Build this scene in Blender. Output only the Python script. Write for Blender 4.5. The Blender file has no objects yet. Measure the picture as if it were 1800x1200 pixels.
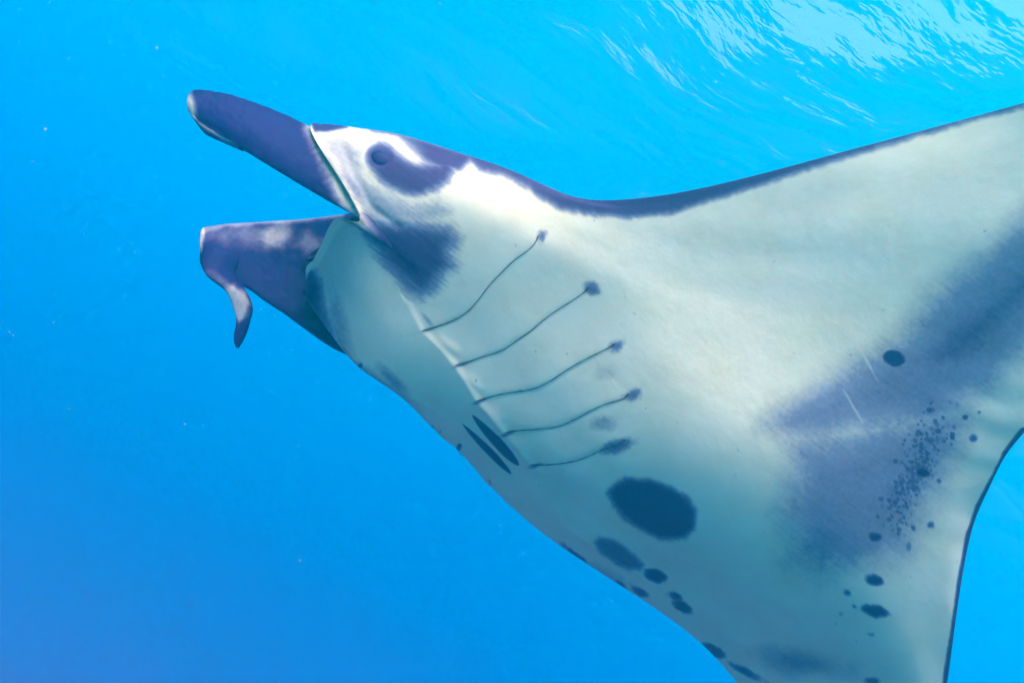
import bpy, bmesh, math
import numpy as np
from mathutils import Matrix, Vector

# ------------------------------------------------------------------ camera, light, exposure
S = bpy.context.scene
COL = S.collection
PITCH, ROLL = math.radians(7), math.radians(32)
FPX = 1500.0                                    # focal length in photo pixels (1800 wide)
U_CAM = Vector((math.sin(ROLL)*math.cos(PITCH), math.cos(ROLL)*math.cos(PITCH), -math.sin(PITCH)))
_b = (Vector((0, 0, 1)) - U_CAM*U_CAM.z).normalized()          # horizontal, towards the back of the camera
_r = (-_b).cross(U_CAM).normalized()
# rows: world x = right, world y = forward, world z = up (in camera axes)
R_CW = Matrix((_r, -_b, U_CAM))                 # camera -> world rotation
cam_d = bpy.data.cameras.new('camera'); cam = bpy.data.objects.new('camera', cam_d); COL.objects.link(cam)
cam.matrix_world = R_CW.to_4x4()
cam_d.sensor_width = 36; cam_d.lens = FPX/1800*36
cam_d.clip_start = 0.02; cam_d.clip_end = 5000
S.camera = cam

SUN_ELEV, SUN_AZ = math.radians(54), math.radians(-180)        # azimuth from +y (view heading) clockwise
sun_dir = Vector((math.sin(SUN_AZ)*math.cos(SUN_ELEV), math.cos(SUN_AZ)*math.cos(SUN_ELEV), math.sin(SUN_ELEV)))
sl = bpy.data.lights.new('sun', 'SUN'); sl.energy = 5.0; sl.angle = math.radians(100); sl.color = (1.0, .94, .80)
so = bpy.data.objects.new('sun', sl); COL.objects.link(so)
so.rotation_euler = sun_dir.to_track_quat('Z', 'Y').to_euler()
so.location = (0, -5, 20)

W = bpy.data.worlds.new('World'); S.world = W; W.use_nodes = True
nt = W.node_tree; nt.nodes.clear()
sky = nt.nodes.new('ShaderNodeTexSky'); sky.sky_type = 'NISHITA'; sky.sun_disc = False
sky.sun_elevation = SUN_ELEV; sky.sun_rotation = SUN_AZ
bg = nt.nodes.new('ShaderNodeBackground'); bg.inputs[1].default_value = .065
wo = nt.nodes.new('ShaderNodeOutputWorld')
nt.links.new(sky.outputs[0], bg.inputs[0]); nt.links.new(bg.outputs[0], wo.inputs[0])

S.view_settings.view_transform = 'Standard'; S.view_settings.look = 'None'
S.view_settings.gamma = 1; S.view_settings.use_curve_mapping = False
S.view_settings.exposure = 2.55
cy = S.cycles
cy.max_bounces = 6; cy.diffuse_bounces = 3; cy.volume_bounces = 3; cy.transparent_max_bounces = 8
cy.glossy_bounces = 3; cy.transmission_bounces = 3
cy.use_denoising = True
try: cy.denoiser = 'OPENIMAGEDENOISE'
except Exception: pass
cy.sample_clamp_indirect = 6

# ------------------------------------------------------------------ small helpers
def mat(name):
    m = bpy.data.materials.new(name); m.use_nodes = True
    m.node_tree.nodes.clear()
    return m, m.node_tree
def mesh_obj(name, verts, faces, material, parent=None, smooth=True):
    me = bpy.data.meshes.new(name)
    me.from_pydata([tuple(v) for v in verts] if not isinstance(verts, np.ndarray) else verts.tolist(), [], faces if isinstance(faces, list) else faces.tolist())
    me.update()
    if smooth: me.polygons.foreach_set('use_smooth', np.ones(len(me.polygons), dtype=bool))
    if material: me.materials.append(material)
    o = bpy.data.objects.new(name, me); COL.objects.link(o)
    if parent: o.parent = parent
    return o
def tag(o, label=None, category=None, kind=None, group=None):
    for k, v in (('label', label), ('category', category), ('kind', kind), ('group', group)):
        if v: o[k] = v
def attr(o, name, arr):
    a = o.data.attributes.new(name, 'FLOAT', 'POINT'); a.data.foreach_set('value', np.ascontiguousarray(arr, dtype=np.float32))
def sstep(x, a, b):
    t = np.clip((x-a)/(b-a), 0, 1); return t*t*(3-2*t)

class Noise:                                     # 2-D value noise
    def __init__(s, seed): s.t = np.random.default_rng(seed).random((256, 256))
    def __call__(s, x, y):
        xi = np.floor(x).astype(int); yi = np.floor(y).astype(int); fx = x-xi; fy = y-yi
        fx = fx*fx*(3-2*fx); fy = fy*fy*(3-2*fy)
        g = lambda i, j: s.t[(xi+i) % 256, (yi+j) % 256]
        return (g(0,0)*(1-fx)+g(1,0)*fx)*(1-fy)+(g(0,1)*(1-fx)+g(1,1)*fx)*fy
    def fbm(s, x, y, n=4):
        r = 0; a = .5; tot = 0
        for k in range(n):
            r = r+a*s(x*2**k+17*k, y*2**k+31*k); tot += a; a *= .55
        return r/tot-.5                          # about -.5 .. .5

# ------------------------------------------------------------------ the sea: volume, surface, sea bed
SURF_Z, BED_Z = 7.5, -20.0
def water_volume():
    m, t = mat('sea_water')
    pv = t.nodes.new('ShaderNodeVolumePrincipled'); out = t.nodes.new('ShaderNodeOutputMaterial')
    pv.inputs['Color'].default_value = (.0, .52, .54, 1)
    pv.inputs['Absorption Color'].default_value = (.30, .09, .70, 1)
    pv.inputs['Density'].default_value = .12
    pv.inputs['Anisotropy'].default_value = .62
    t.links.new(pv.outputs[0], out.inputs['Volume'])
    X = 220
    v = [(x, y, z) for x in (-X, X) for y in (-X, X) for z in (BED_Z-1, SURF_Z+.9)]
    f = [(0,1,3,2),(4,6,7,5),(0,4,5,1),(2,3,7,6),(0,2,6,4),(1,5,7,3)]
    o = mesh_obj('haze', v, f, m, smooth=False)
    tag(o, 'clear blue sea water filling the whole view', 'sea water', 'stuff')
water_volume()

def water_surface():
    m, t = mat('water_surface')
    N = t.nodes.new; out = N('ShaderNodeOutputMaterial')
    tc = N('ShaderNodeTexCoord'); mp = N('ShaderNodeMapping'); mp.inputs['Scale'].default_value = (1.0, 1.6, 1)
    n1 = N('ShaderNodeTexNoise'); n1.inputs['Scale'].default_value = .42; n1.inputs['Detail'].default_value = 5; n1.inputs['Roughness'].default_value = .5
    b = N('ShaderNodeBump'); b.inputs['Strength'].default_value = 1; b.inputs['Distance'].default_value = .32
    fr = N('ShaderNodeFresnel'); fr.inputs['IOR'].default_value = 1.29
    tr = N('ShaderNodeBsdfTransparent'); gl = N('ShaderNodeBsdfGlossy'); gl.inputs['Roughness'].default_value = .05
    mx = N('ShaderNodeMixShader')
    t.links.new(tc.outputs['Object'], mp.inputs[0]); t.links.new(mp.outputs[0], n1.inputs['Vector'])
    t.links.new(n1.outputs[0], b.inputs['Height'])
    t.links.new(b.outputs[0], fr.inputs['Normal']); t.links.new(b.outputs[0], gl.inputs['Normal'])
    t.links.new(fr.outputs[0], mx.inputs[0]); t.links.new(tr.outputs[0], mx.inputs[1]); t.links.new(gl.outputs[0], mx.inputs[2])
    t.links.new(mx.outputs[0], out.inputs[0])
    n = 420; ax = np.sinh(np.linspace(-3.4, 3.4, n))/math.sinh(3.4)*215
    x, y = np.meshgrid(ax, ax, indexing='ij')
    rng = np.random.default_rng(3); z = np.zeros_like(x)
    for k in range(26):
        lam = .8*1.19**k if k < 14 else rng.uniform(1.5, 9); th = rng.normal(.5, .55); kk = 2*math.pi/lam
        z += .011*lam*np.sin(kk*(x*math.cos(th)+y*math.sin(th))+rng.uniform(0, 6.3))*np.exp(-(np.hypot(x, y)/(14*lam))**2)
    z = np.clip(z, -.7, .7)+SURF_Z
    v = np.stack([x, y, z], -1).reshape(-1, 3)
    i = np.arange(n*n).reshape(n, n)
    f = np.stack([i[:-1,:-1], i[1:,:-1], i[1:,1:], i[:-1,1:]], -1).reshape(-1, 4)
    o = mesh_obj('water', v, f, m); tag(o, 'rippled underside of the sea surface letting daylight through', None, 'structure')
water_surface()

def sea_bed():
    m, t = mat('sand'); N = t.nodes.new
    out = N('ShaderNodeOutputMaterial'); p = N('ShaderNodeBsdfPrincipled'); p.inputs['Roughness'].default_value = .9
    n1 = N('ShaderNodeTexNoise'); n1.inputs['Scale'].default_value = .3; cr = N('ShaderNodeValToRGB')
    cr.color_ramp.elements[0].color = (.34, .32, .28, 1); cr.color_ramp.elements[1].color = (.52, .49, .42, 1)
    t.links.new(n1.outputs[0], cr.inputs[0]); t.links.new(cr.outputs[0], p.inputs['Base Color']); t.links.new(p.outputs[0], out.inputs[0])
    n = 90; ax = np.linspace(-218, 218, n); x, y = np.meshgrid(ax, ax, indexing='ij'); nz = Noise(8)
    z = BED_Z+1.5*nz.fbm(x*.05+9, y*.05+9)
    i = np.arange(n*n).reshape(n, n)
    f = np.stack([i[:-1,:-1], i[1:,:-1], i[1:,1:], i[:-1,1:]], -1).reshape(-1, 4)
    o = mesh_obj('seabed', np.stack([x, y, z], -1).reshape(-1, 3), f, m); tag(o, 'pale sand sea bed far below', None, 'structure')
sea_bed()

# ------------------------------------------------------------------ the manta's own frame (camera axes): forward, left, dorsal
Fv = np.array([-.71, .68, .16]); Fv /= np.linalg.norm(Fv)
Lv = np.array([.48, .31, .82]); Lv -= Fv*(Lv@Fv); Lv /= np.linalg.norm(Lv)
Dv = np.cross(Fv, Lv)
def ray(p): return np.array([(p[0]-900)/FPX, -(p[1]-600)/FPX, -1.])
Ov = ray((795, 728))*2.05                        # belly midline between the gills, 2.05 m away
B3 = np.stack([Fv, Lv, Dv])                      # rows
def on(x, y, l):                                 # photo direction + lateral position on the animal -> (a, l, h)
    r = ray((x, y)); X = r*((l+Ov@Lv)/(r@Lv)); return tuple(B3@(X-Ov))
def proj(P):                                     # (a,l,h) array -> photo px, py
    X = Ov+P@B3; return X[..., 0]/-X[..., 2]*FPX+900, 600-X[..., 1]/-X[..., 2]*FPX
Rw = np.array(R_CW)
manta = bpy.data.objects.new('manta_ray', None); COL.objects.link(manta)
M3 = Matrix((Rw@B3.T).tolist()).to_4x4(); M3.translation = Vector(Rw@Ov)
manta.matrix_world = M3
tag(manta, 'large manta ray gliding past, white spotted belly, five gill slits and open head fins', 'manta ray')

# ------------------------------------------------------------------ spline surfaces
def spline(P, n, knots=None, end=None):
    """natural cubic spline through control points P[k,...] sampled at n places (knots: parameters of the points)"""
    P = np.asarray(P, float); m = len(P); x = np.arange(m, dtype=float) if knots is None else np.asarray(knots, float)
    h = np.diff(x); A = np.eye(m); sh = (m,)+(1,)*(P.ndim-1); rhs = np.zeros_like(P)
    for i in range(1, m-1):
        A[i, i-1], A[i, i], A[i, i+1] = h[i-1], 2*(h[i-1]+h[i]), h[i]
        rhs[i] = 6*((P[i+1]-P[i])/h[i]-(P[i]-P[i-1])/h[i-1])
    M = np.linalg.solve(A, rhs.reshape(m, -1)).reshape(P.shape)
    q = np.linspace(x[0], x[-1], n) if np.isscalar(n) else np.asarray(n)
    k = np.clip(np.searchsorted(x, q, 'right')-1, 0, m-2)
    t = (q-x[k]).reshape((-1,)+(1,)*(P.ndim-1)); hk = h[k].reshape(t.shape)
    a, b, Ma, Mb = P[k], P[k+1], M[k], M[k+1]
    return a+t*((b-a)/hk-hk*(2*Ma+Mb)/6)+t*t*Ma/2+t**3*(Mb-Ma)/(6*hk)

# ventral control net: one list per span station, front (lip / head edge / leading edge) to trailing edge
NET = [
 [(.485,0,.052),(.42,0,.016),(.30,0,-.062),(.15,0,-.056),(-.02,0,-.018),(-.22,0,-.008),(-.50,0,-.004),(-1.0,0,.092),on(1570,1410,0)],
 [(.497,.12,.054),(.425,.12,.022),(.31,.12,-.008),(.16,.125,.002),(-.01,.13,.008),(-.21,.14,-.004),(-.50,.14,.012),(-1.0,.12,.095),on(1592,1395,.1)],
 [on(600,380,.22),(.425,.225,.056),(.33,.23,.075),(.19,.235,.098),(.01,.245,.085),(-.20,.26,.025),(-.50,.28,.010),(-1.0,.25,.09),on(1612,1375,.2)],
 [on(632,386,.252),on(688,388,.270),(.33,.30,.135),(.19,.315,.175),(.01,.335,.175),(-.21,.37,.09),(-.51,.40,.038),(-.93,.355,.085),on(1628,1372,.31)],
 [on(588,300,.268),(.50,.30,.150),(.39,.335,.200),(.22,.37,.250),(.02,.41,.255),(-.22,.46,.165),(-.53,.50,.088),(-.94,.44,.11),on(1641,1315,.40)],
 [on(546,224,.235),(.575,.285,.185),(.46,.325,.222),(.27,.385,.300),(.04,.455,.325),(-.24,.545,.250),(-.56,.58,.165),(-.92,.53,.15),on(1650,1280,.47)],
 [on(622,224,.20),on(672,278,.300),(.42,.345,.262),(.26,.405,.335),(.02,.49,.385),(-.27,.60,.325),(-.58,.63,.240),(-.92,.59,.20),on(1665,1200,.52)],
 [on(705,237,.25),(.48,.315,.275),(.38,.36,.315),(.23,.425,.375),(-.01,.515,.425),(-.30,.635,.380),(-.59,.665,.300),(-.90,.635,.25),on(1680,1090,.58)],
 [on(800,266,.29),(.39,.335,.342),(.31,.385,.365),(.16,.455,.420),(-.05,.55,.470),(-.32,.665,.440),(-.60,.70,.365),(-.87,.68,.30),on(1705,945,.64)],
 [on(905,302,.33),(.27,.37,.400),(.20,.42,.425),(.07,.50,.470),(-.12,.59,.520),(-.37,.70,.500),(-.62,.735,.430),(-.84,.725,.36),on(1735,865,.69)],
 [on(1000,343,.375),(.145,.415,.435),(.09,.465,.460),(-.03,.54,.510),(-.20,.63,.560),(-.42,.73,.550),(-.63,.775,.490),(-.80,.77,.42),on(1765,805,.74)],
 [on(1095,351,.43),(.055,.46,.475),(.0,.51,.505),(-.11,.59,.555),(-.26,.68,.605),(-.45,.77,.610),(-.63,.815,.560),(-.76,.82,.50),on(1800,760,.79)],
 [on(1250,327,.53),(-.08,.56,.565),(-.13,.60,.600),(-.22,.675,.650),(-.35,.75,.695),(-.50,.83,.71),(-.64,.87,.675),(-.74,.885,.62),on(1860,690,.85)],
 [on(1500,262,.68),(-.29,.70,.755),(-.33,.73,.785),(-.40,.79,.820),(-.49,.85,.850),(-.60,.91,.86),(-.70,.95,.84),(-.77,.965,.80),on(1990,560,.94)],
 [on(1800,181,.86),(-.54,.87,1.06),(-.57,.89,1.07),(-.61,.93,1.08),(-.67,.98,1.09),(-.74,1.02,1.09),(-.81,1.05,1.08),(-.86,1.07,1.06),on(2150,470,1.02)],
 [(-.74+-.22*c, 1.15+.03*c, 1.22-.14*c) for c in (0,.06,.14,.25,.38,.53,.68,.84,1)],
 [(-1.02-.03*c, 1.34+.01*c, 1.40-.02*c) for c in (0,.06,.14,.25,.38,.53,.68,.84,1)],
]
NET = np.array(NET)
# the shoulder and the raised wing (stations 6 and up): edge curves seen in the photo, depth from a smooth plate through known places
def tps(pts, lam=2e-4):
    pts = np.asarray(pts, float); p = pts[:, :2]/1000; n = len(p)
    U = lambda r2: np.where(r2 > 0, .5*r2*np.log(r2+1e-20), 0)
    K = U(((p[:, None]-p[None])**2).sum(-1))+lam*np.eye(n); Q = np.concatenate([np.ones((n, 1)), p], 1)
    A = np.block([[K, Q], [Q.T, np.zeros((3, 3))]]); c = np.linalg.solve(A, np.concatenate([pts[:, 2], np.zeros(3)]))
    return lambda x, y: U((x[..., None]/1000-p[:, 0])**2+(y[..., None]/1000-p[:, 1])**2)@c[:n]+c[n]+c[n+1]*x/1000+c[n+2]*y/1000
anch = []
for j_ in range(2, 5):
    x_, y_ = proj(NET[j_]); d_ = -(Ov+NET[j_]@B3)[:, 2]; anch += list(zip(x_, y_, d_))
anch += [(546,224,1.83),(640,250,1.825),(1653,1258,1.895),(622,224,1.93),(672,278,1.82),(705,237,1.92),(800,266,1.92),(905,302,1.92),(1000,343,1.90),(1095,351,1.87),(1250,327,1.83),(1500,262,1.78),(1800,181,1.69),(2150,100,1.50),(2470,60,1.38),
  (1300,500,1.82),(1500,400,1.76),(1600,600,1.75),(1800,450,1.66),(1800,760,1.70),(1735,865,1.76),(1705,945,1.80),(1665,1200,1.88),(2000,560,1.60),(2300,330,1.46)]
plate = tps(anch)
ROWS = {3: ((632,386),(980,540),(1630,1350)), 4: ((588,300),(1080,530),(1642,1303)), 5: ((546,224),(1150,490),(1653,1252)), 6: ((622,224),(1200,505),(1665,1200)),
        7: ((705,237),(1250,540),(1680,1090)), 8: ((800,266),(1300,568),(1705,945)), 9: ((905,302),(1360,600),(1735,865)), 10: ((1000,343),(1480,590),(1765,805)),
        11: ((1095,351),(1600,560),(1800,760)), 12: ((1250,327),(1730,500),(1860,690)), 13: ((1500,262),(1860,420),(1990,560)), 14: ((1800,181),(2040,340),(2150,470)),
        15: ((2150,92),(2240,200),(2310,330)), 16: ((2470,62),(2476,70),(2482,78))}
c_ = np.array([0, .06, .14, .25, .38, .53, .68, .84, 1])[:, None]
for j_, (p0, k1, p1) in ROWS.items():
    p0, k1, p1 = (np.array(q, float) for q in (p0, k1, p1))
    q = (1-c_)**2*p0+2*c_*(1-c_)*k1+c_**2*p1; dep = plate(q[:, 0], q[:, 1])
    Xn = np.stack([(q[:, 0]-900)/FPX*dep, -(q[:, 1]-600)/FPX*dep, -dep], -1); NET[j_] = (Xn-Ov)@B3.T
nst, ns = NET.shape[:2]
SK = [0, .06, .14, .25, .38, .53, .68, .84, 1]   # chord fraction of the control columns
NSV, NT = 440, 600
# span sampling: fine over the part in view
TK = np.arange(nst)
tq = np.concatenate([np.linspace(0, 14, NT, endpoint=False), np.linspace(14, 16, 40)])
sq = np.linspace(0, 1, NSV)**1.12                # finer near the front edge
g = spline(NET, tq, TK)                          # (t, ns, 3)
V = np.swapaxes(spline(np.swapaxes(g, 0, 1), sq, SK), 0, 1)     # (t, s, 3)

# ease the kinks between span stations (edges stay put)
def ease(G, sig, lo):
    k = np.arange(-3*sig, 3*sig+1); kw = np.exp(-.5*(k/sig)**2); kw /= kw.sum()
    m_ = G.copy(); m_[..., 1] *= -1
    E_ = np.concatenate([m_[3*sig:0:-1], G, 2*G[-1:]-G[-2:-3*sig-2:-1]], 0)
    Sm = sum(w_*E_[i:i+len(G)] for i, w_ in enumerate(kw))
    wt = (sstep(tq, lo, lo+1.2)*(1-sstep(tq, 10, 12.5)))[:, None, None]*(sstep(sq, .0, .07)*(1-sstep(sq, .93, 1)))[None, :, None]
    return G*(1-wt)+Sm*wt
V = ease(V, 34, .9)
# dorsal sheet
def mid_back(a): return np.interp(a, [-1.6,-1.5,-1.15,-.75,-.4,-.1,.15,.32,.45,.56,.7], [.12,.14,.20,.31,.40,.445,.44,.40,.355,.29,.25])
NSD = 70
sd = np.linspace(0, 1, NSD)**1.6
Vd = np.swapaxes(spline(np.swapaxes(g, 0, 1), sd, SK), 0, 1)
tt = tq[:, None]; ss = sd[None, :]
thick_w = np.interp(tq, [0,4,6,8,10,12,14,16], [.30,.2,.10,.06,.05,.04,.03,.006])[:, None]
prof = 1.5*ss**.8*(1-ss)**.9
hb = mid_back(Vd[..., 0])-.9*Vd[..., 1]**2
wing = sstep(tt, 4.6, 6.8)
front = sstep(ss, 0, .16)
h_body = Vd[..., 2]+np.maximum(hb-Vd[..., 2], .02)*np.sqrt(np.clip(ss/.10, 0, 1))*np.clip((1-ss)/.25, 0, 1)**.6
h_wing = Vd[..., 2]+thick_w*prof
k_ = 40.0
Dd = Vd.copy()
Dd[..., 2] = np.log(np.exp(k_*h_wing)+np.exp(k_*(h_body*(1-wing)+h_wing*wing-.0)))/k_-math.log(2)/k_*np.minimum(1, wing+.0)
Dd[..., 2] = h_body*(1-wing)+h_wing*wing
# rostrum: front edge of the back for the mouth stations
ROS = np.array([(.47,0,.30),(.48,.09,.29),(.52,.16,.26),(.57,.20,.22),(.63,.225,.18)]+[tuple(NET[5, 0])])
m_mouth = int(np.searchsorted(tq, 5.0, 'right'))
ros = spline(ROS, tq[:m_mouth])
inw = sstep(tt, 1.2, 3)*(1-sstep(tt, 7.5, 10)); Dd[..., 1] -= .85*inw*(Dd[..., 2]-Vd[..., 2])
Dd[:, 0] = V[:, 0]
w = (1-sstep(sd, 0, .22))[None, :, None]
sh = np.zeros((len(tq), 1, 3)); sh[:m_mouth, 0] = ros-V[:m_mouth, 0]
hh = Dd[..., 2].copy()
Dd[..., :2] += (sh*w)[..., :2]
Dd[..., 2] = hh
blend = (1-sstep(sd, 0, .12))[None, :]
zr = (V[:, :1, 2]+sh[..., 2])
isM = (tq < 5.0)[:, None]
Dd[..., 2] = np.where(isM, zr*blend+np.maximum(hh, zr*0+hb*.98*(1-wing)+hh*wing)*(1-blend)*np.where(ss > .75, 0, 1)+hh*(1-blend)*np.where(ss > .75, 1, 0), hh)
Dd[:, -1] = V[:, -1]
# mouth lining between lip and rostrum
NC = 14
cav = np.zeros((len(tq), NC, 3))
for j in range(NC):
    r = (j+1)/(NC+1)
    p = V[:, 0]*(1-r)+Dd[:, 0]*r
    gap = np.linalg.norm(Dd[:, 0]-V[:, 0], axis=1)
    p[:, 0] -= gap*1.1*math.sin(math.pi*r)**.7
    p[:, 1] *= 1-.12*math.sin(math.pi*r)*np.minimum(1, gap/.1)
    cav[:, j] = p
# small rounded lip: push the first lining rows forward
lipw = sstep(np.linalg.norm(Dd[:, 0]-V[:, 0], axis=1), .02, .1)

# ------------------------------------------------------------------ pigment, painted head-side shade and relief, laid out on the skin in photo coordinates
nzA, nzB, nzC = Noise(1), Noise(2), Noise(5)
def seg_dist(px, py, pts, closed=False):
    pts = np.asarray(pts, float); d = np.full(px.shape, 1e9); side = np.zeros(px.shape); along = np.zeros(px.shape)
    n = len(pts); L = 0
    for i in range(n if closed else n-1):
        a, b = pts[i], pts[(i+1) % n]; e = b-a; ln = np.hypot(*e)
        t = np.clip(((px-a[0])*e[0]+(py-a[1])*e[1])/ln**2, 0, 1)
        dx = px-a[0]-t*e[0]; dy = py-a[1]-t*e[1]; q = np.hypot(dx, dy); u = q < d
        d = np.where(u, q, d); side = np.where(u, np.sign(e[0]*dy-e[1]*dx), side); along = np.where(u, L+t*ln, along)
        L += ln
    return d, side, along/L
def poly(px, py, pts):                           # signed distance, inside > 0
    d, _, _ = seg_dist(px, py, pts, True); ins = np.zeros(px.shape, bool); pts = np.asarray(pts, float); n = len(pts)
    for i in range(n):
        a, b = pts[i], pts[(i+1) % n]
        c = (a[1] > py) != (b[1] > py)
        ins ^= c & (px < (b[0]-a[0])*(py-a[1])/(b[1]-a[1]+1e-12)+a[0])
    return np.where(ins, d, -d)
def ell(px, py, cx, cy, rx, ry, ang):            # about: px inside the edge
    c, s = math.cos(math.radians(ang)), math.sin(math.radians(ang))
    u = ((px-cx)*c+(py-cy)*s)/rx; v = (-(px-cx)*s+(py-cy)*c)/ry
    return (1-np.hypot(u, v))*min(rx, ry)
GILLS = [
 [(740,582),(770,573),(800,562),(825,545),(845,522),(862,500),(885,477),(905,458),(925,443),(940,428),(947,412)],
 [(800,642),(825,635),(850,626),(880,617),(905,600),(930,583),(960,558),(990,538),(1015,522),(1028,512),(1036,504)],
 [(836,705),(860,698),(885,692),(915,688),(940,684),(965,672),(995,652),(1020,638),(1050,622),(1070,612),(1082,603)],
 [(886,761),(905,757),(940,754),(975,750),(1000,742),(1030,726),(1060,712),(1085,704),(1098,699),(1106,690)],
 [(930,816),(960,816),(990,813),(1015,808),(1035,800),(1055,790),(1075,783),(1090,778),(1100,772)],
]
RGILLS = [[(634,642),(624,655)],[(686,692),(680,701)],[(745,738),(738,752)],[(808,783),(801,797)]]
TE_LINE = [(1800,760),(1770,800),(1745,850),(1722,895),(1708,935),(1698,985),(1688,1040),(1681,1100),(1672,1160),(1664,1210),(1650,1290)]
LE_LOW = [(800,268),(845,300),(885,308),(925,330),(955,352),(985,368),(1030,377),(1100,383),(1180,376),(1250,354),(1320,331),(1400,305),(1500,274),(1600,244),(1700,214),(1800,189),(2000,120),(2300,40)]

def paint(px, py):
    """returns darkness 0..1 (melanin) and relief in metres"""
    wob = 10*nzA.fbm(px/26, py/26)+7*nzB.fbm(px/6, py/6)
    # streaks run back and outwards on the cheek
    su = (px*.80+py*.60); sv = (-px*.60+py*.80)
    streak = nzC.fbm(su/42, sv/3.4, 4)
    fuzz = 16*streak
    dk = np.zeros(px.shape)
    def add(d, soft, amt=1.0, shift=0):
        nonlocal dk
        dk = np.maximum(dk, amt*sstep(d, -soft+shift, soft+shift))
    # leading edge band and top of head
    top = [(505,190),(560,150),(760,180),(1000,300),(1100,320),(1300,280),(1800,130),(2300,-80),(2300,40)]
    band = top+LE_LOW[::-1]
    eu = px*.95-py*.30; ev = px*.30+py*.95
    add(poly(px, py, band)+6*nzC.fbm(eu/9, ev/30, 3)+.35*wob, 12, .90)
    add(poly(px, py, [(690,226),(712,236),(760,250),(806,262),(835,275),(810,300),(780,300),(745,285),(715,262)])+.5*wob, 12, .90)
    add(poly(px, py, [(535,205),(600,205),(612,225),(580,231),(552,236)]), 5, .95)
    # eye patch
    add(poly(px, py, [(648,270),(655,257),(668,251),(688,255),(700,268),(728,285),(760,288),(792,280),(800,300),(786,322),(768,334),(740,343),(715,342),(690,333),(668,318),(652,300),(646,286)])+.5*wob+.3*fuzz, 15, .88)
    dk = dk*(1-.5*sstep(ell(px, py, 712, 262, 36, 15, 38)+.6*wob, -12, 14))
    add(ell(px, py, 668, 278, 25, 24, 0)+.3*wob, 9, .93)
    # cheek patch behind the mouth corner
    add(poly(px, py, [(644,392),(690,390),(745,392),(790,400),(806,420),(790,445),(800,468),(775,488),(764,508),(742,522),(722,514),(702,492),(682,466),(664,438),(650,412)])+.8*fuzz+.8*wob, 30, .88)
    add(poly(px, py, [(655,405),(700,420),(745,450),(760,480),(735,510),(712,490),(685,460)])+.5*fuzz+.5*wob, 26, .95)
    add(poly(px, py, [(545,232),(600,238),(640,262),(640,300),(665,330),(720,356),(770,352),(800,370),(760,400),(690,400),(640,392),(600,330)])+1.5*wob+.6*fuzz, 22, .36)  # grey skin of the head side, with its shade painted in
    add(ell(px, py, 625, 330, 60, 14, 58)+wob, 16, .44)  # more of that painted shade, close to the fin crease
    # chin on the far side
    add(poly(px, py, [(520,400),(548,470),(560,500),(566,545),(580,585),(598,625),(560,640),(420,540),(420,380)])+1.2*wob, 20, .96)
    add(ell(px, py, 655, 668, 95, 14, 37)+.8*wob, 14, .40)
    add(ell(px, py, 690, 668, 34, 10, 45)+.5*wob, 9, .42)
    add(ell(px, py, 604, 600, 14, 80, -14)+.8*wob, 16, .34)
    # gill ends
    for g_, (r1, r2, an) in zip(GILLS, [(10,7,-70),(15,12,20),(15,10,-40),(17,10,-25),(30,11,-18)]):
        e = g_[-1]
        add(ell(px, py, e[0]+(5 if g_ is not GILLS[4] else -14), e[1]+(4 if g_ is not GILLS[4] else 12), r1*.9, r2*.85, an)+1.1*wob, 9, .68)
        s0 = g_[0]; s1 = g_[1]
        add(ell(px, py, .6*s0[0]+.4*s1[0], .6*s0[1]+.4*s1[1]+1, 13, 3.5, -16)+.1*wob, 3, .55 if g_ is not GILLS[0] else .35)
    add(ell(px, py, 752, 563, 16, 4, 50), 5, .4)
    add(ell(px, py, 1064, 655, 22, 16, 0)+wob, 12, .22); add(ell(px, py, 1062, 743, 24, 14, 0)+wob, 10, .36)
    add(ell(px, py, 1020, 655, 20, 12, -20)+wob, 12, .14)
    for r in RGILLS: add(6-seg_dist(px, py, r)[0]-2, 2.5, .8)
    # two streaks on the throat
    def lens(a, b, wd, am):
        a = np.array(a, float); b = np.array(b, float); e = (b-a)/np.hypot(*(b-a)); t = ((px-a[0])*e[0]+(py-a[1])*e[1])/np.hypot(*(b-a)); v = -(px-a[0])*e[1]+(py-a[1])*e[0]
        hw = wd*np.sqrt(np.clip(np.sin(np.pi*np.clip(t, 0, 1)**1.25), 0, 1)); add(np.where((t > 0) & (t < 1), hw-np.abs(v), -9), 1.6, am)
    lens((813,744), (899,832), 6.5, .95); lens((831,727), (913,816), 9.5, .95)
    # belly spots
    O6 = lambda L: [(940+x/3, 800+y/3) for x, y in L]
    add(poly(px, py, O6([(380,200),(420,150),(480,122),(620,130),(720,170),(800,220),(850,290),(845,390),(790,438),(660,440),(560,390),(480,340),(420,270)]))+.6*wob, 11, .90)
    add(poly(px, py, O6([(310,460),(340,435),(400,440),(470,480),(540,530),(580,580),(560,610),(500,605),(420,570),(350,520)]))+.5*wob, 9, .72)
    for cx, cy_, rx, ry, an, am in [(1151,1011,21,11,20,.9),(1090,1027,11,4.5,30,.75),(1124,1039,17,7,28,.85),(1187,1047,15,6.5,27,.88),(1200,1065,18,9,36,.92),
        (1113,1061,15,4,32,.85),(1253,1143,22,10,28,.9),(1017,982,30,5.5,42,.9),(1310,1180,34,6,28,.8),(1573,630,21,15,10,.97),(1622,830,14,9,15,.97),
        (1540,943,13.5,8,8,.95),(1537,1019,17,10.5,10,.95),(1538,1074,23,10.5,14,.95),(1490,1041,6,4,20,.7),(1502,1066,4.5,3,0,.7),(1531,1115,5,3.5,0,.7),
        (1711,770,6,5,0,.8),(1558,895,4,4,0,.7),(1636,922,6,5,0,.8),(1597,960,5,9,0,.6),(1478,1078,3,2,0,.5),(1535,1197,14,7,0,.8),(1585,660,7,6,0,.5)]:
        add(ell(px, py, cx, cy_, rx, ry, an)+.6*wob, 4.2, am)
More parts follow.
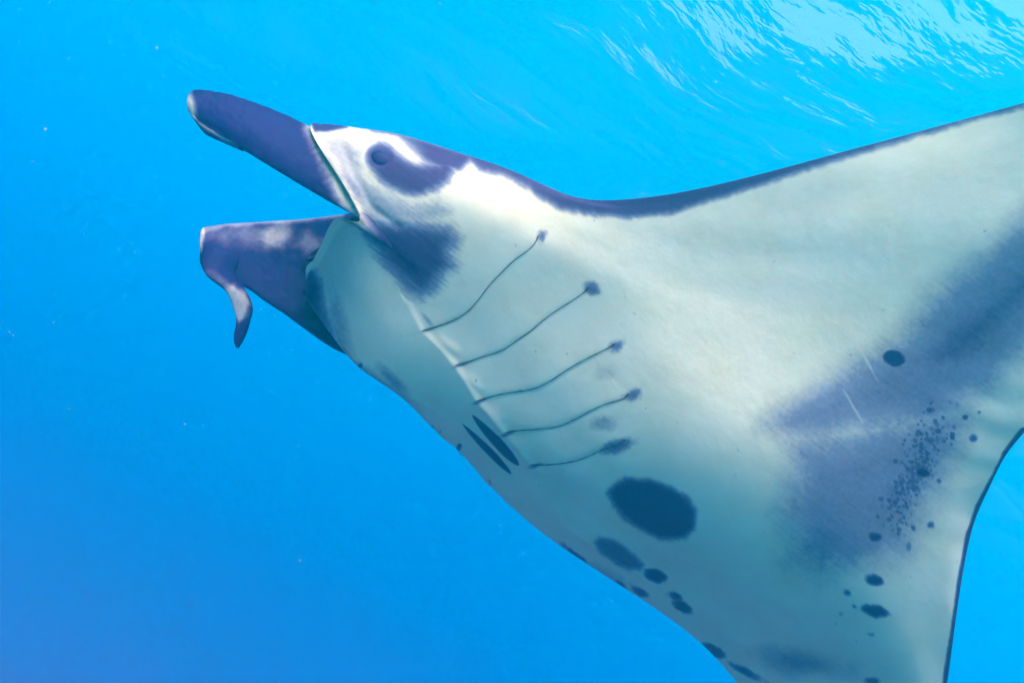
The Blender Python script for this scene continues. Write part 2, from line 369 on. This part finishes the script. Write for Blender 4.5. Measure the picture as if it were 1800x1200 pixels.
    add(ell(px, py, 1068, 1015, 60, 16, 32)+wob, 14, .30)
    # wing patch: a broad dusky field, densest outboard
    f2 = 42*nzA.fbm(px/60, py/60, 5)+14*nzB.fbm(px/14, py/14, 4)
    up = poly(px, py, [(1960,250),(1800,385),(1700,470),(1610,560),(1540,612),(1450,665),(1375,712),(1345,745),(1380,775),(1450,770),(1540,760),(1640,745),(1720,700),(1800,620),(2000,430)])+f2*.8
    add(up, 70, .58)
    core = poly(px, py, [(1980,300),(1800,430),(1720,500),(1650,560),(1590,620),(1620,680),(1700,670),(1800,575),(2000,400)])+f2*.6
    add(core, 75, .76)
    low = poly(px, py, [(1380,770),(1480,760),(1640,720),(1700,730),(1680,810),(1630,900),(1600,980),(1520,1000),(1440,1015),(1395,985),(1375,900),(1390,830)])+f2
    add(low, 75, .55)
    add(poly(px, py, [(1400,890),(1470,890),(1520,930),(1500,985),(1440,1005),(1400,970)])+f2*.8, 45, .58)
    add(ell(px, py, 1410, 1165, 75, 22, 10)+.6*f2, 22, .42)
    # speckles
    rng = np.random.default_rng(21)
    near = (px > 1520) & (px < 1740) & (py > 690) & (py < 1000)
    if near.any():
        qx, qy = px[near], py[near]; q = dk[near]
        for k in range(330):
            t = rng.beta(2, 1.7); cx = 1660-100*t+rng.normal(0, 19)*(1.1-.4*t); cy_ = 715+215*t+rng.normal(0, 16)
            r = rng.uniform(1.6, 4.6); q = np.maximum(q, rng.uniform(.6, .85)*sstep(ell(qx, qy, cx, cy_, r*1.2, r, rng.uniform(0, 90))+.3*wob[near], -2.2, 1.8))
        dk[near] = q
    # trailing edge line
    d, _, _ = seg_dist(px, py, TE_LINE); add(9-d+.3*wob, 3, .93)
    # pale scars and faint mottling
    for a, b in [((1505,600),(1548,678)),((1480,680),(1518,745))]:
        d, _, al = seg_dist(px, py, [a, b]); dk = dk*(1-.35*sstep(2.2-d, -1.5, 1.5)*np.sin(np.pi*al)**.5)
    rg = np.random.default_rng(77)
    for k in range(90):
        cx, cy_, r = rg.uniform(700, 1750), rg.uniform(380, 1180), rg.uniform(1.2, 2.4); q = (np.abs(px-cx) < 8) & (np.abs(py-cy_) < 8)
        dk[q] = np.maximum(dk[q], rg.uniform(.15, .45)*sstep(r-np.hypot(px[q]-cx, py[q]-cy_), -1.5, 1.5))
    for k in range(16):
        cx, cy_, L_, an = rg.uniform(900, 1700), rg.uniform(400, 1100), rg.uniform(10, 45), rg.uniform(.2, 1.4)
        d, _, al = seg_dist(px, py, [(cx, cy_), (cx+L_*math.cos(an), cy_+L_*math.sin(an))]); dk = np.maximum(dk, .16*sstep(1.8-d, -2, 2))
    mott = np.clip(.5+nzB.fbm(px/90, py/90, 5)*1.6, 0, 1)
    dk = np.maximum(dk, .05+.06*mott+.03*nzC.fbm(px/6, py/6, 3))
    dk = np.clip(dk+.10*streak*(dk > .15)*(dk < .9), 0, 1)
    # relief
    rel = np.zeros(px.shape)
    for k, g_ in enumerate(GILLS):
        d, side, al = seg_dist(px, py, g_); win = np.sin(np.pi*np.clip(al*.96+.03, 0, 1))**.6
        rel += (.0042*np.exp(-d/32)*(1-sstep(side*d, -5, 5))-.0016*np.exp(-(d/7)**2))*win*sstep(80-d, 0, 60)
    fold = [(715,535),(740,582),(775,615),(803,648),(836,700),(886,758),(935,815),(965,850)]
    d, side, al = seg_dist(px, py, fold); rel += np.where(side > 0, .007*np.exp(-(d/30)**1.2), .007*np.exp(-(d/7)**2))*np.sin(np.pi*np.clip(al, .02, .98))**.5
    for a in ([(765,590),(810,625)],[(812,650),(850,690)],[(850,705),(885,745)],[(905,765),(930,800)]):
        d, side, al = seg_dist(px, py, a); rel += .004*np.exp(-(d/9)**2)*np.sin(np.pi*np.clip(al, 0, 1))
    d, _, _ = seg_dist(px, py, [(560,235),(590,300),(615,350),(636,380)]); rel += .004*np.exp(-(d/7)**2)
    d, _, _ = seg_dist(px, py, [(600,250),(625,310),(655,365),(700,400)]); rel -= .004*np.exp(-(d/8)**2)
    rel += .003*sstep(ell(px, py, 670, 276, 34, 30, 0), -14, 12)*(1-.9*sstep(ell(px, py, 670, 276, 20, 18, 0), -3, 5))
    rel += .0035*nzA.fbm(px/140, py/140, 3)+.0011*nzB.fbm(px/24, py/24, 3)
    ray_ = np.sin((py*1.0-px*.25)/11+3*nzA.fbm(px/80, py/80))*sstep(px, 1600, 1760)*sstep(py, 600, 720)
    rel += .0016*ray_
    return dk, rel

def normals(G):
    du = np.gradient(G, axis=0); dv = np.gradient(G, axis=1); n = np.cross(du, dv); return n/(np.linalg.norm(n, axis=-1, keepdims=True)+1e-12)

def mirror(P, raise_=0):
    Q = P.copy(); Q[..., 1] *= -1
    l = np.abs(Q[..., 1]); hp = .12+.64*(l-.12)+.06*sstep(-Q[..., 0], .7, 1.2); k = 1-raise_*sstep(l, .1, .45)
    Q[..., 2] = hp+(Q[..., 2]-hp)*k
    w = .65*sstep(l, .03, .16)*raise_/.72; Q[..., 0] = np.where(Q[..., 0] > .44, Q[..., 0]-(Q[..., 0]-.44)*w, Q[..., 0])
    return Q
# right half with a higher stroke of the wing; coarser span sampling
RAISE = .72
tr_idx = np.unique(np.concatenate([np.arange(0, 180, 1), np.arange(180, NT, 5), np.arange(NT, len(tq), 2), [len(tq)-1]]))
def whole(G):                                    # rows: right tip ... midline ... left tip
    return np.concatenate([mirror(G, RAISE)[tr_idx[::-1]][:-1], G], 0)
VV, DD, CC = whole(V), whole(Dd), whole(cav)
tpar = np.concatenate([-tq[tr_idx[::-1]][:-1], tq])
nrm = normals(VV)
# make ventral normals point down
if nrm[len(tr_idx)+60, 150, 2] > 0: nrm = -nrm
px, py = proj(VV)
Xc = Ov+VV@B3; nc = nrm@B3; facing = -(Xc*nc).sum(-1)
hid = (tpar[:, None] < 0) & (facing < 0)
pm = VV.copy(); pm[..., 1] = np.abs(pm[..., 1])
px2, py2 = proj(np.concatenate([V[tr_idx[::-1]][:-1], V], 0))
px = np.where(hid, px2, px); py = np.where(hid, py2, py)
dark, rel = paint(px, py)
dark = np.maximum(dark, .93*sstep(-tpar, 1.0, 1.7)[:, None]*(1-sstep(sq, .04, .11))[None, :])
lip = ((1-sstep(tpar, 2.2, 2.8))*sstep(tpar, -1.0, -.4))[:, None]; dark = dark*(1-lip*(1-sstep(sq, .006, .014))[None, :])+lip*.16*sstep(sq, .010, .02)[None, :]*(1-sstep(sq, .03, .2))[None, :]
edge = np.minimum(1, np.minimum(sq, 1-sq)/.02)[None, :]
rim = .007*np.exp(-(sq/.010)**2)[None, :]*(sstep(tpar, 2.9, 3.3)*(1-sstep(tpar, 5.0, 5.4)))[:, None]+.004*np.exp(-(sq/.008)**2)[None, :]*((1-sstep(tpar, 2.2, 2.8))*sstep(tpar, -1.2, -.4))[:, None]
VV2 = VV+nrm*(rel*edge+rim)[..., None]

# dorsal pigment: black with pale shoulder bars
dpx = DD
dshoulder = sstep(.16-np.hypot((DD[..., 0]-.12)*.9, (np.abs(DD[..., 1])-.34)*.6), -.05, .05)
ddark = np.clip(.97-.55*dshoulder, 0, 1)
qx, qy = proj(DD)
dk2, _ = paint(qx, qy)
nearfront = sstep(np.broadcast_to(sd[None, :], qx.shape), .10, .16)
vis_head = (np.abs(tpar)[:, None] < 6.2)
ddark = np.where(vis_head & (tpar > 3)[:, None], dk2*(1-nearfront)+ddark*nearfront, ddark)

nT = VV2.shape[0]
sheets = [VV2, CC, DD[:, :-1]]                    # ventral s: 0..NSV-1 ; lining ; dorsal (its last row is the ventral trailing row)
offs = []; allv = []; c = 0
for s_ in sheets: offs.append(c); c += s_.shape[0]*s_.shape[1]; allv.append(s_.reshape(-1, 3))
allv = np.concatenate(allv)
iV = offs[0]+np.arange(nT*NSV).reshape(nT, NSV)
iC = offs[1]+np.arange(nT*NC).reshape(nT, NC)
iD = offs[2]+np.arange(nT*(NSD-1)).reshape(nT, NSD-1)
ring = np.concatenate([iV[:, ::-1], iC, iD, iV[:, -1:]], 1)     # trailing edge -> belly -> lip -> mouth -> back -> trailing edge
quads = np.stack([ring[:-1, :-1], ring[1:, :-1], ring[1:, 1:], ring[:-1, 1:]], -1).reshape(-1, 4)
caps = [ring[0, :-1].tolist(), ring[-1, :-1][::-1].tolist()]

def skin_material(name='manta_skin'):
    m, t = mat(name); N = t.nodes.new; lk = t.links.new
    out = N('ShaderNodeOutputMaterial'); p = N('ShaderNodeBsdfPrincipled')
    at = N('ShaderNodeAttribute'); at.attribute_name = 'melanin_shade'
    tc = N('ShaderNodeTexCoord')
    n1 = N('ShaderNodeTexNoise'); n1.inputs['Scale'].default_value = 110; n1.inputs['Detail'].default_value = 3
    n2 = N('ShaderNodeTexNoise'); n2.inputs['Scale'].default_value = 9; n2.inputs['Detail'].default_value = 5
    for n in (n1, n2): lk(tc.outputs['Object'], n.inputs['Vector'])
    s1 = N('ShaderNodeMath'); s1.operation = 'SUBTRACT'; s1.inputs[1].default_value = .5; lk(n1.outputs[0], s1.inputs[0])
    # grain only where skin is partly pigmented: x(1-x)
    inv = N('ShaderNodeMath'); inv.operation = 'SUBTRACT'; inv.inputs[0].default_value = 1.04; lk(at.outputs['Fac'], inv.inputs[1])
    pr = N('ShaderNodeMath'); pr.operation = 'MULTIPLY'; lk(at.outputs['Fac'], pr.inputs[0]); lk(inv.outputs[0], pr.inputs[1])
    ml = N('ShaderNodeMath'); ml.operation = 'MULTIPLY'; lk(pr.outputs[0], ml.inputs[0]); lk(s1.outputs[0], ml.inputs[1])
    ma = N('ShaderNodeMath'); ma.operation = 'MULTIPLY_ADD'; ma.use_clamp = True; ma.inputs[1].default_value = .7; lk(ml.outputs[0], ma.inputs[0]); lk(at.outputs['Fac'], ma.inputs[2])
    cr = N('ShaderNodeValToRGB'); e = cr.color_ramp.elements
    e[0].position = 0; e[0].color = (.67, .65, .37, 1)
    e[1].position = 1; e[1].color = (.003, .006, .070, 1)  # dark stops: blue of the water veil mixed into black skin
    for pos, colr in ((.15, (.545, .53, .315, 1)), (.45, (.175, .20, .215, 1)), (.75, (.055, .062, .120, 1))):
        q = e.new(pos); q.color = colr
    q = e.new(.9); q.color = (.032, .023, .088, 1)
    lk(ma.outputs[0], cr.inputs[0])
    hs = N('ShaderNodeMix'); hs.data_type = 'RGBA'; hs.blend_type = 'MULTIPLY'; hs.inputs['Factor'].default_value = 1
    c2 = N('ShaderNodeValToRGB'); c2.color_ramp.elements[0].position = .3; c2.color_ramp.elements[0].color = (.90, .90, .84, 1)
    c2.color_ramp.elements[1].position = .65; c2.color_ramp.elements[1].color = (1, 1, 1, 1); lk(n2.outputs[0], c2.inputs[0])
    lk(cr.outputs[0], hs.inputs['A']); lk(c2.outputs[0], hs.inputs['B']); lk(hs.outputs['Result'], p.inputs['Base Color'])
    p.inputs['Roughness'].default_value = .55; p.inputs['Specular IOR Level'].default_value = .05
    b = N('ShaderNodeBump'); b.inputs['Strength'].default_value = .10; b.inputs['Distance'].default_value = .003
    n3 = N('ShaderNodeTexNoise'); n3.inputs['Scale'].default_value = 320; n3.inputs['Detail'].default_value = 2; lk(tc.outputs['Object'], n3.inputs['Vector'])
    lk(n3.outputs[0], b.inputs['Height']); lk(b.outputs[0], p.inputs['Normal'])
    lk(p.outputs[0], out.inputs[0])
    return m
SKIN = skin_material()
faces = quads.tolist()+caps
body = mesh_obj('body', allv, faces, SKIN, manta)
bm = bmesh.new(); bm.from_mesh(body.data); bmesh.ops.recalc_face_normals(bm, faces=bm.faces); bm.to_mesh(body.data); bm.free()
cdark = np.full(CC.shape[:2], .93)
attr(body, 'melanin_shade', np.concatenate([dark.ravel(), cdark.ravel(), ddark[:, :-1].ravel()]))

# ------------------------------------------------------------------ head fins: bent paddles with thickness
def paddle(ctrl, nu, nw, thick, taper=.5):
    """ctrl[u][w] = (x, y, l) in photo direction + lateral position"""
    C = np.array([[on(*p) for p in row] for row in ctrl]); mu, mw = C.shape[:2]
    g_ = spline(C, nu); G = np.swapaxes(spline(np.swapaxes(g_, 0, 1), nw), 0, 1)
    n = normals(G); wq = np.linspace(0, 1, nw)[None, :]; uq = np.linspace(0, 1, nu)[:, None]
    th = thick*np.sqrt(np.clip(1-(2*wq-1)**2, 0, 1))*(1-taper*uq)*np.sqrt(np.clip((1-uq)/.06, 0, 1))
    gx_, gy_ = proj(G); G = G+n*(.006*nzA.fbm(gx_/34, gy_/34, 3)+.0025*nzB.fbm(gx_/11, gy_/11, 2))[..., None]
    A = G+n*th[..., None]/2; Bk = G-n*th[..., None]/2
    return G, A, Bk
def sheet_mesh(parts):
    vs, fs, off = [], [], 0
    for A, Bk in parts:
        nu, nw = A.shape[:2]
        ring_v = np.concatenate([A, Bk[:, ::-1][:, 1:-1]], 1); m_ = ring_v.shape[1]
        i = off+np.arange(nu*m_).reshape(nu, m_); j = np.roll(i, -1, 1)
        fs += np.stack([i[:-1], i[1:], j[1:], j[:-1]], -1).reshape(-1, 4).tolist()
        fs += [i[0].tolist(), i[-1][::-1].tolist()]
        vs.append(ring_v.reshape(-1, 3)); off += nu*m_
    return np.concatenate(vs), fs
def fin(name, parts, pig):
    v, f = sheet_mesh(parts); o = mesh_obj(name, v, f, SKIN, manta)
    b = bmesh.new(); b.from_mesh(o.data); bmesh.ops.recalc_face_normals(b, faces=b.faces); b.to_mesh(o.data); b.free()
    x, y = proj(v); attr(o, 'melanin_shade', pig(x, y, v)); return o
def row(top, bot, l0, l1, bulge, n=5, bend=0):
    r = []
    for k in range(n):
        t = k/(n-1); r.append((top[0]*(1-t)+bot[0]*t+bend*math.sin(math.pi*t)*.5, top[1]*(1-t)+bot[1]*t, l0*(1-t)+l1*t+bulge*math.sin(math.pi*t)))
    return r
LF = [row((610,250),(690,405), .18,.19, 0), row((580,236),(662,394), .203,.228, .004), row((546,224),(625,380), .224,.246, .008), row((505,204),(548,337), .235,.254, .014),
      row((450,182),(470,290), .238,.268, .014), row((400,166),(412,254), .235,.262, .012), row((358,158),(370,228), .225,.248, .010), row((338,160),(343,212), .215,.230, .014), row((330,172),(331,195), .210,.215, .004)]
G, A, Bk = paddle(LF, 150, 60, .030, .55)
def lf_pig(x, y, v):
    d = np.full(x.shape, 1.0)+.03*nzA.fbm(x/30, y/30)
    w_ = 8*nzA.fbm(x/16, y/16)+9*nzC.fbm((x*.5+y*.86)/4, (x*.86-y*.5)/40, 3)
    d = np.where(True, d*(1-.85*sstep(seg_dist(x, y, [(560,225),(590,290),(615,345),(650,392),(700,440)])[0]*-1+22+w_, -14, 16)), d)
    d = d*(1-.8*sstep(ell(x, y, 334, 188, 9, 30, -12), -6, 6))
    d = d*(1-.35*sstep(5-seg_dist(x, y, [(352,218),(380,236),(415,258)])[0], -3, 3))
    return np.clip(d, 0, 1)
ROLL_ = [row((322,150),(330,170), .205,.205, 0), row((330,172),(338,200), .222,.215, .004), row((337,196),(352,222), .236,.226, .006), row((352,216),(368,239), .244,.232, .006),
         row((374,230),(388,249), .250,.238, .005), row((398,246),(408,258), .254,.244, .003), row((425,262),(430,266), .256,.250, 0)]
ROLL_ = ROLL_[1:]
Gr, Ar, Br = paddle(ROLL_, 60, 16, .007, .2)
lfin = fin('cephalic_fin', [(A, Bk), (Ar, Br)], lf_pig); lfin['label'] = 'dark head fin held out straight with a pale rounded tip'

RF = [row((640,372),(650,640), -.17,-.17, -.03), row((600,377),(602,620), -.20,-.215, -.035), row((545,384),(555,592), -.225,-.245, -.03), row((490,388),(505,556), -.24,-.255, -.02),
      row((440,391),(462,527), -.25,-.258, -.012), row((395,394),(425,503), -.252,-.255, 0), row((366,398),(388,495), -.25,-.25, .008), row((354,404),(362,480), -.245,-.243, .01), row((350,425),(352,460), -.24,-.24, .006)]
G2, A2, B2 = paddle(RF, 130, 60, .026, .4)
CURL = [row((362,430),(420,455), -.225,-.235, .01), row((354,462),(414,480), -.205,-.232, .012), row((364,485),(416,487), -.192,-.226, .014), row((380,498),(427,503), -.184,-.215, .014), row((398,514),(437,520), -.18,-.205, .012),
        row((409,537),(444,540), -.176,-.196, .008), row((415,562),(441,562), -.174,-.188, .004), row((412,582),(434,586), -.172,-.182, .004), row((411,598),(426,602), -.171,-.177, .003), row((415,610),(420,612), -.17,-.172, 0)]
G3, A3, B3_ = paddle(CURL, 90, 30, .012, .3)
def rf_pig(x, y, v):
    w_ = 14*nzA.fbm(x/18, y/18)+5*nzB.fbm(x/5, y/5)
    d = np.full(x.shape, 1.0)
    d = d*(1-.34*sstep(ell(x, y, 440, 412, 60, 16, 4)+1.4*w_, -16, 16))
    d = d*(1-.50*sstep(ell(x, y, 487, 413, 22, 22, 0)+1.3*w_, -16, 14))
    d = d*(1-.4*sstep(5-seg_dist(x, y, [(350,405),(400,393),(500,388),(600,376)])[0]+.4*w_, -4, 3))
    d = d*(1-.6*sstep(4-seg_dist(x, y, [(356,402),(350,440)])[0]+.3*w_, -3, 3))
    d = d*(1-.35*sstep(ell(x, y, 545, 425, 16, 14, 0)+1.5*w_, -12, 8))
    cu = sstep(poly(x, y, [(392,506),(412,500),(430,515),(439,535),(434,552),(420,566),(408,545)])+.5*w_, -5, 5)*(y > 490)
    d = d*(1-.62*cu)
    d = d*(1-.3*sstep(ell(x, y, 392, 495, 22, 6, 30)+w_, -6, 6))
    return np.clip(d, 0, 1)
rfin = fin('cephalic_fin', [(A2, B2), (A3, B3_)], rf_pig); rfin['label'] = 'dark head fin with its tip curled down'

# ------------------------------------------------------------------ eyes, gill slits, tail
def surf_at(pts, lift=.0):                       # points on the near belly under photo directions
    T0 = len(tr_idx)-1
    gx, gy = proj(VV2[T0:]); fc = facing[T0:] > 0; out = []
    for x, y in pts:
        d = (gx-x)**2+(gy-y)**2; d = np.where(fc, d, 1e9)
        i, j = np.unravel_index(np.argmin(d), d.shape)
        n = nrm[T0+i, j]; P = VV2[T0+i, j]
        # slide inside the tangent plane to the exact direction
        Pc = Ov+P@B3; ncm = n@B3; r = ray((x, y)); X = r*((Pc@ncm)/(r@ncm)); out.append((B3@(X-Ov)+n*lift, n))
    return out
DARK, t_ = mat('gill_dark'); p_ = t_.nodes.new('ShaderNodeBsdfPrincipled'); o_ = t_.nodes.new('ShaderNodeOutputMaterial')
p_.inputs['Base Color'].default_value = (.035, .028, .03, 1); p_.inputs['Roughness'].default_value = .7; t_.links.new(p_.outputs[0], o_.inputs[0])
def gill(pts, mirror_too=True):
    q = spline(np.array(pts, float), 60); rng = np.random.default_rng(len(pts)*7+int(pts[0][0]))
    q = q+np.cumsum(rng.normal(0, .22, q.shape), 0)*np.sin(np.linspace(0, math.pi, 60))[:, None]
    sp = surf_at(q, .0009); P = np.array([s[0] for s in sp]); n = np.array([s[1] for s in sp])
    for _ in range(3): P[1:-1] = .25*P[:-2]+.5*P[1:-1]+.25*P[2:]
    tg = np.gradient(P, axis=0); tg /= np.linalg.norm(tg, axis=1, keepdims=True); sdv = np.cross(n, tg)
    al = np.linspace(0, 1, 60); rad = .0008+.0010*np.exp(-al/.10)+.0018*np.exp(-(1-al)/.05)*np.clip((1-al)/.02, 0, 1)+.0002*rng.normal(size=60)
    rad = np.maximum(rad, .0006)*np.clip(np.minimum(al, 1-al)/.03+.15, 0, 1)
    m_ = 8; vs = []
    for k in range(m_):
        th = 2*math.pi*k/m_; vs.append(P+sdv*(rad*math.cos(th))[:, None]+n*(np.minimum(rad, .0012)*math.sin(th)*.7)[:, None])
    vs = np.stack(vs, 1); i = np.arange(60*m_).reshape(60, m_); j = np.roll(i, -1, 1)
    f = np.stack([i[:-1], i[1:], j[1:], j[:-1]], -1).reshape(-1, 4).tolist()+[i[0].tolist(), i[-1][::-1].tolist()]
    mesh_obj('gill_slit', vs.reshape(-1, 3), f, DARK, manta)
    mesh_obj('gill_slit', mirror(vs.reshape(-1, 3), RAISE), [x[::-1] for x in f], DARK, manta)
for g_ in GILLS: gill(g_)

EYE, t_ = mat('eye'); p_ = t_.nodes.new('ShaderNodeBsdfPrincipled'); o_ = t_.nodes.new('ShaderNodeOutputMaterial')
p_.inputs['Base Color'].default_value = (.005, .006, .060, 1); p_.inputs['Roughness'].default_value = .3; p_.inputs['Specular IOR Level'].default_value = .05; t_.links.new(p_.outputs[0], o_.inputs[0])  # same painted blue veil as the dark skin
(ep, en), = surf_at([(667, 277)], 0)
b = bmesh.new(); bmesh.ops.create_uvsphere(b, u_segments=28, v_segments=18, radius=1)
z = Vector(en); x_ = Vector((1, 0, 0)); x_ = (x_-z*x_.dot(z)).normalized(); y_ = z.cross(x_)
Mx = Matrix((x_*.024, y_*.021, z*.009)).transposed().to_4x4(); Mx.translation = Vector(ep)-z*.0045
bmesh.ops.transform(b, matrix=Mx, verts=b.verts)
for s_ in (1, -1):
    me = bpy.data.meshes.new('eye'); b.to_mesh(me); me.polygons.foreach_set('use_smooth', np.ones(len(me.polygons), dtype=bool)); me.materials.append(EYE)
    o = bpy.data.objects.new('eye', me); COL.objects.link(o); o.parent = manta
    if s_ < 0: o.scale = (1, -1, 1)
b.free()
# whip tail
ta = np.linspace(0, 1, 40); P = np.stack([-1.40-1.25*ta, .06*np.sin(ta*3)*ta, .12-.10*ta+.03*np.sin(ta*5)], -1); rad = .030*(1-ta)**1.1+.003
k = np.arange(10)*2*math.pi/10
vs = P[:, None]+np.stack([0*k, np.cos(k), np.sin(k)], -1)[None]*rad[:, None, None]
i = np.arange(400).reshape(40, 10); j = np.roll(i, -1, 1)
tail = mesh_obj('tail', vs.reshape(-1, 3), np.stack([i[:-1], i[1:], j[1:], j[:-1]], -1).reshape(-1, 4).tolist()+[i[-1][::-1].tolist(), i[0].tolist()], SKIN, manta)
attr(tail, 'melanin_shade', np.full(400, .95))

# ------------------------------------------------------------------ specks drifting in the water
def marine_snow():
    def flake(name, alpha):
        m, t = mat(name); p = t.nodes.new('ShaderNodeBsdfPrincipled'); o = t.nodes.new('ShaderNodeOutputMaterial')
        p.inputs['Base Color'].default_value = (.7, .72, .66, 1); p.inputs['Roughness'].default_value = .8; p.inputs['Alpha'].default_value = alpha
        t.links.new(p.outputs[0], o.inputs[0]); return m
    rng = np.random.default_rng(12); b = bmesh.new(); n = 0; Mi = np.array(R_CW)
    while n < 900:
        c = np.array([rng.uniform(-4.5, 4.5), rng.uniform(.9, 7.5), rng.uniform(-3.5, 4.5)])
        q = Mi.T@c; big = n % 26 == 0; r = rng.uniform(.004, .011) if big else min(abs(rng.normal(0, .0016)), .0026)+.0008
        if -q[2] < (1.8 if big else 1.5) or abs(q[0]/q[2]) > .8 or abs(q[1]/q[2]) > .6: continue
        X = B3@(q-Ov)
        if -1.8 < X[0] < 1.0 and abs(X[1]) < 1.6 and -.12 < X[2] < 1.5: continue     # keep clear of the animal
        res = bmesh.ops.create_icosphere(b, subdivisions=2 if big else 1, radius=r)
        k3 = rng.uniform(.6, 1.5, 3)
        for v in res['verts']: v.co = Vector((v.co.x*k3[0]*rng.uniform(.85, 1.15), v.co.y*k3[1]*rng.uniform(.85, 1.15), v.co.z*k3[2]*rng.uniform(.85, 1.15)))+Vector(c)
        if big:
            for f in {f for v in res['verts'] for f in v.link_faces}: f.material_index = 1  # large faint blobs, added to stand in for lens backscatter
        n += 1
    me = bpy.data.meshes.new('marine_snow'); b.to_mesh(me); b.free(); me.materials.append(flake('drifting_specks', .3)); me.materials.append(flake('backscatter_blobs', .05))
    ob = bpy.data.objects.new('marine_snow', me); COL.objects.link(ob); tag(ob, 'tiny pale specks drifting in the blue water', 'specks', 'stuff')
marine_snow()
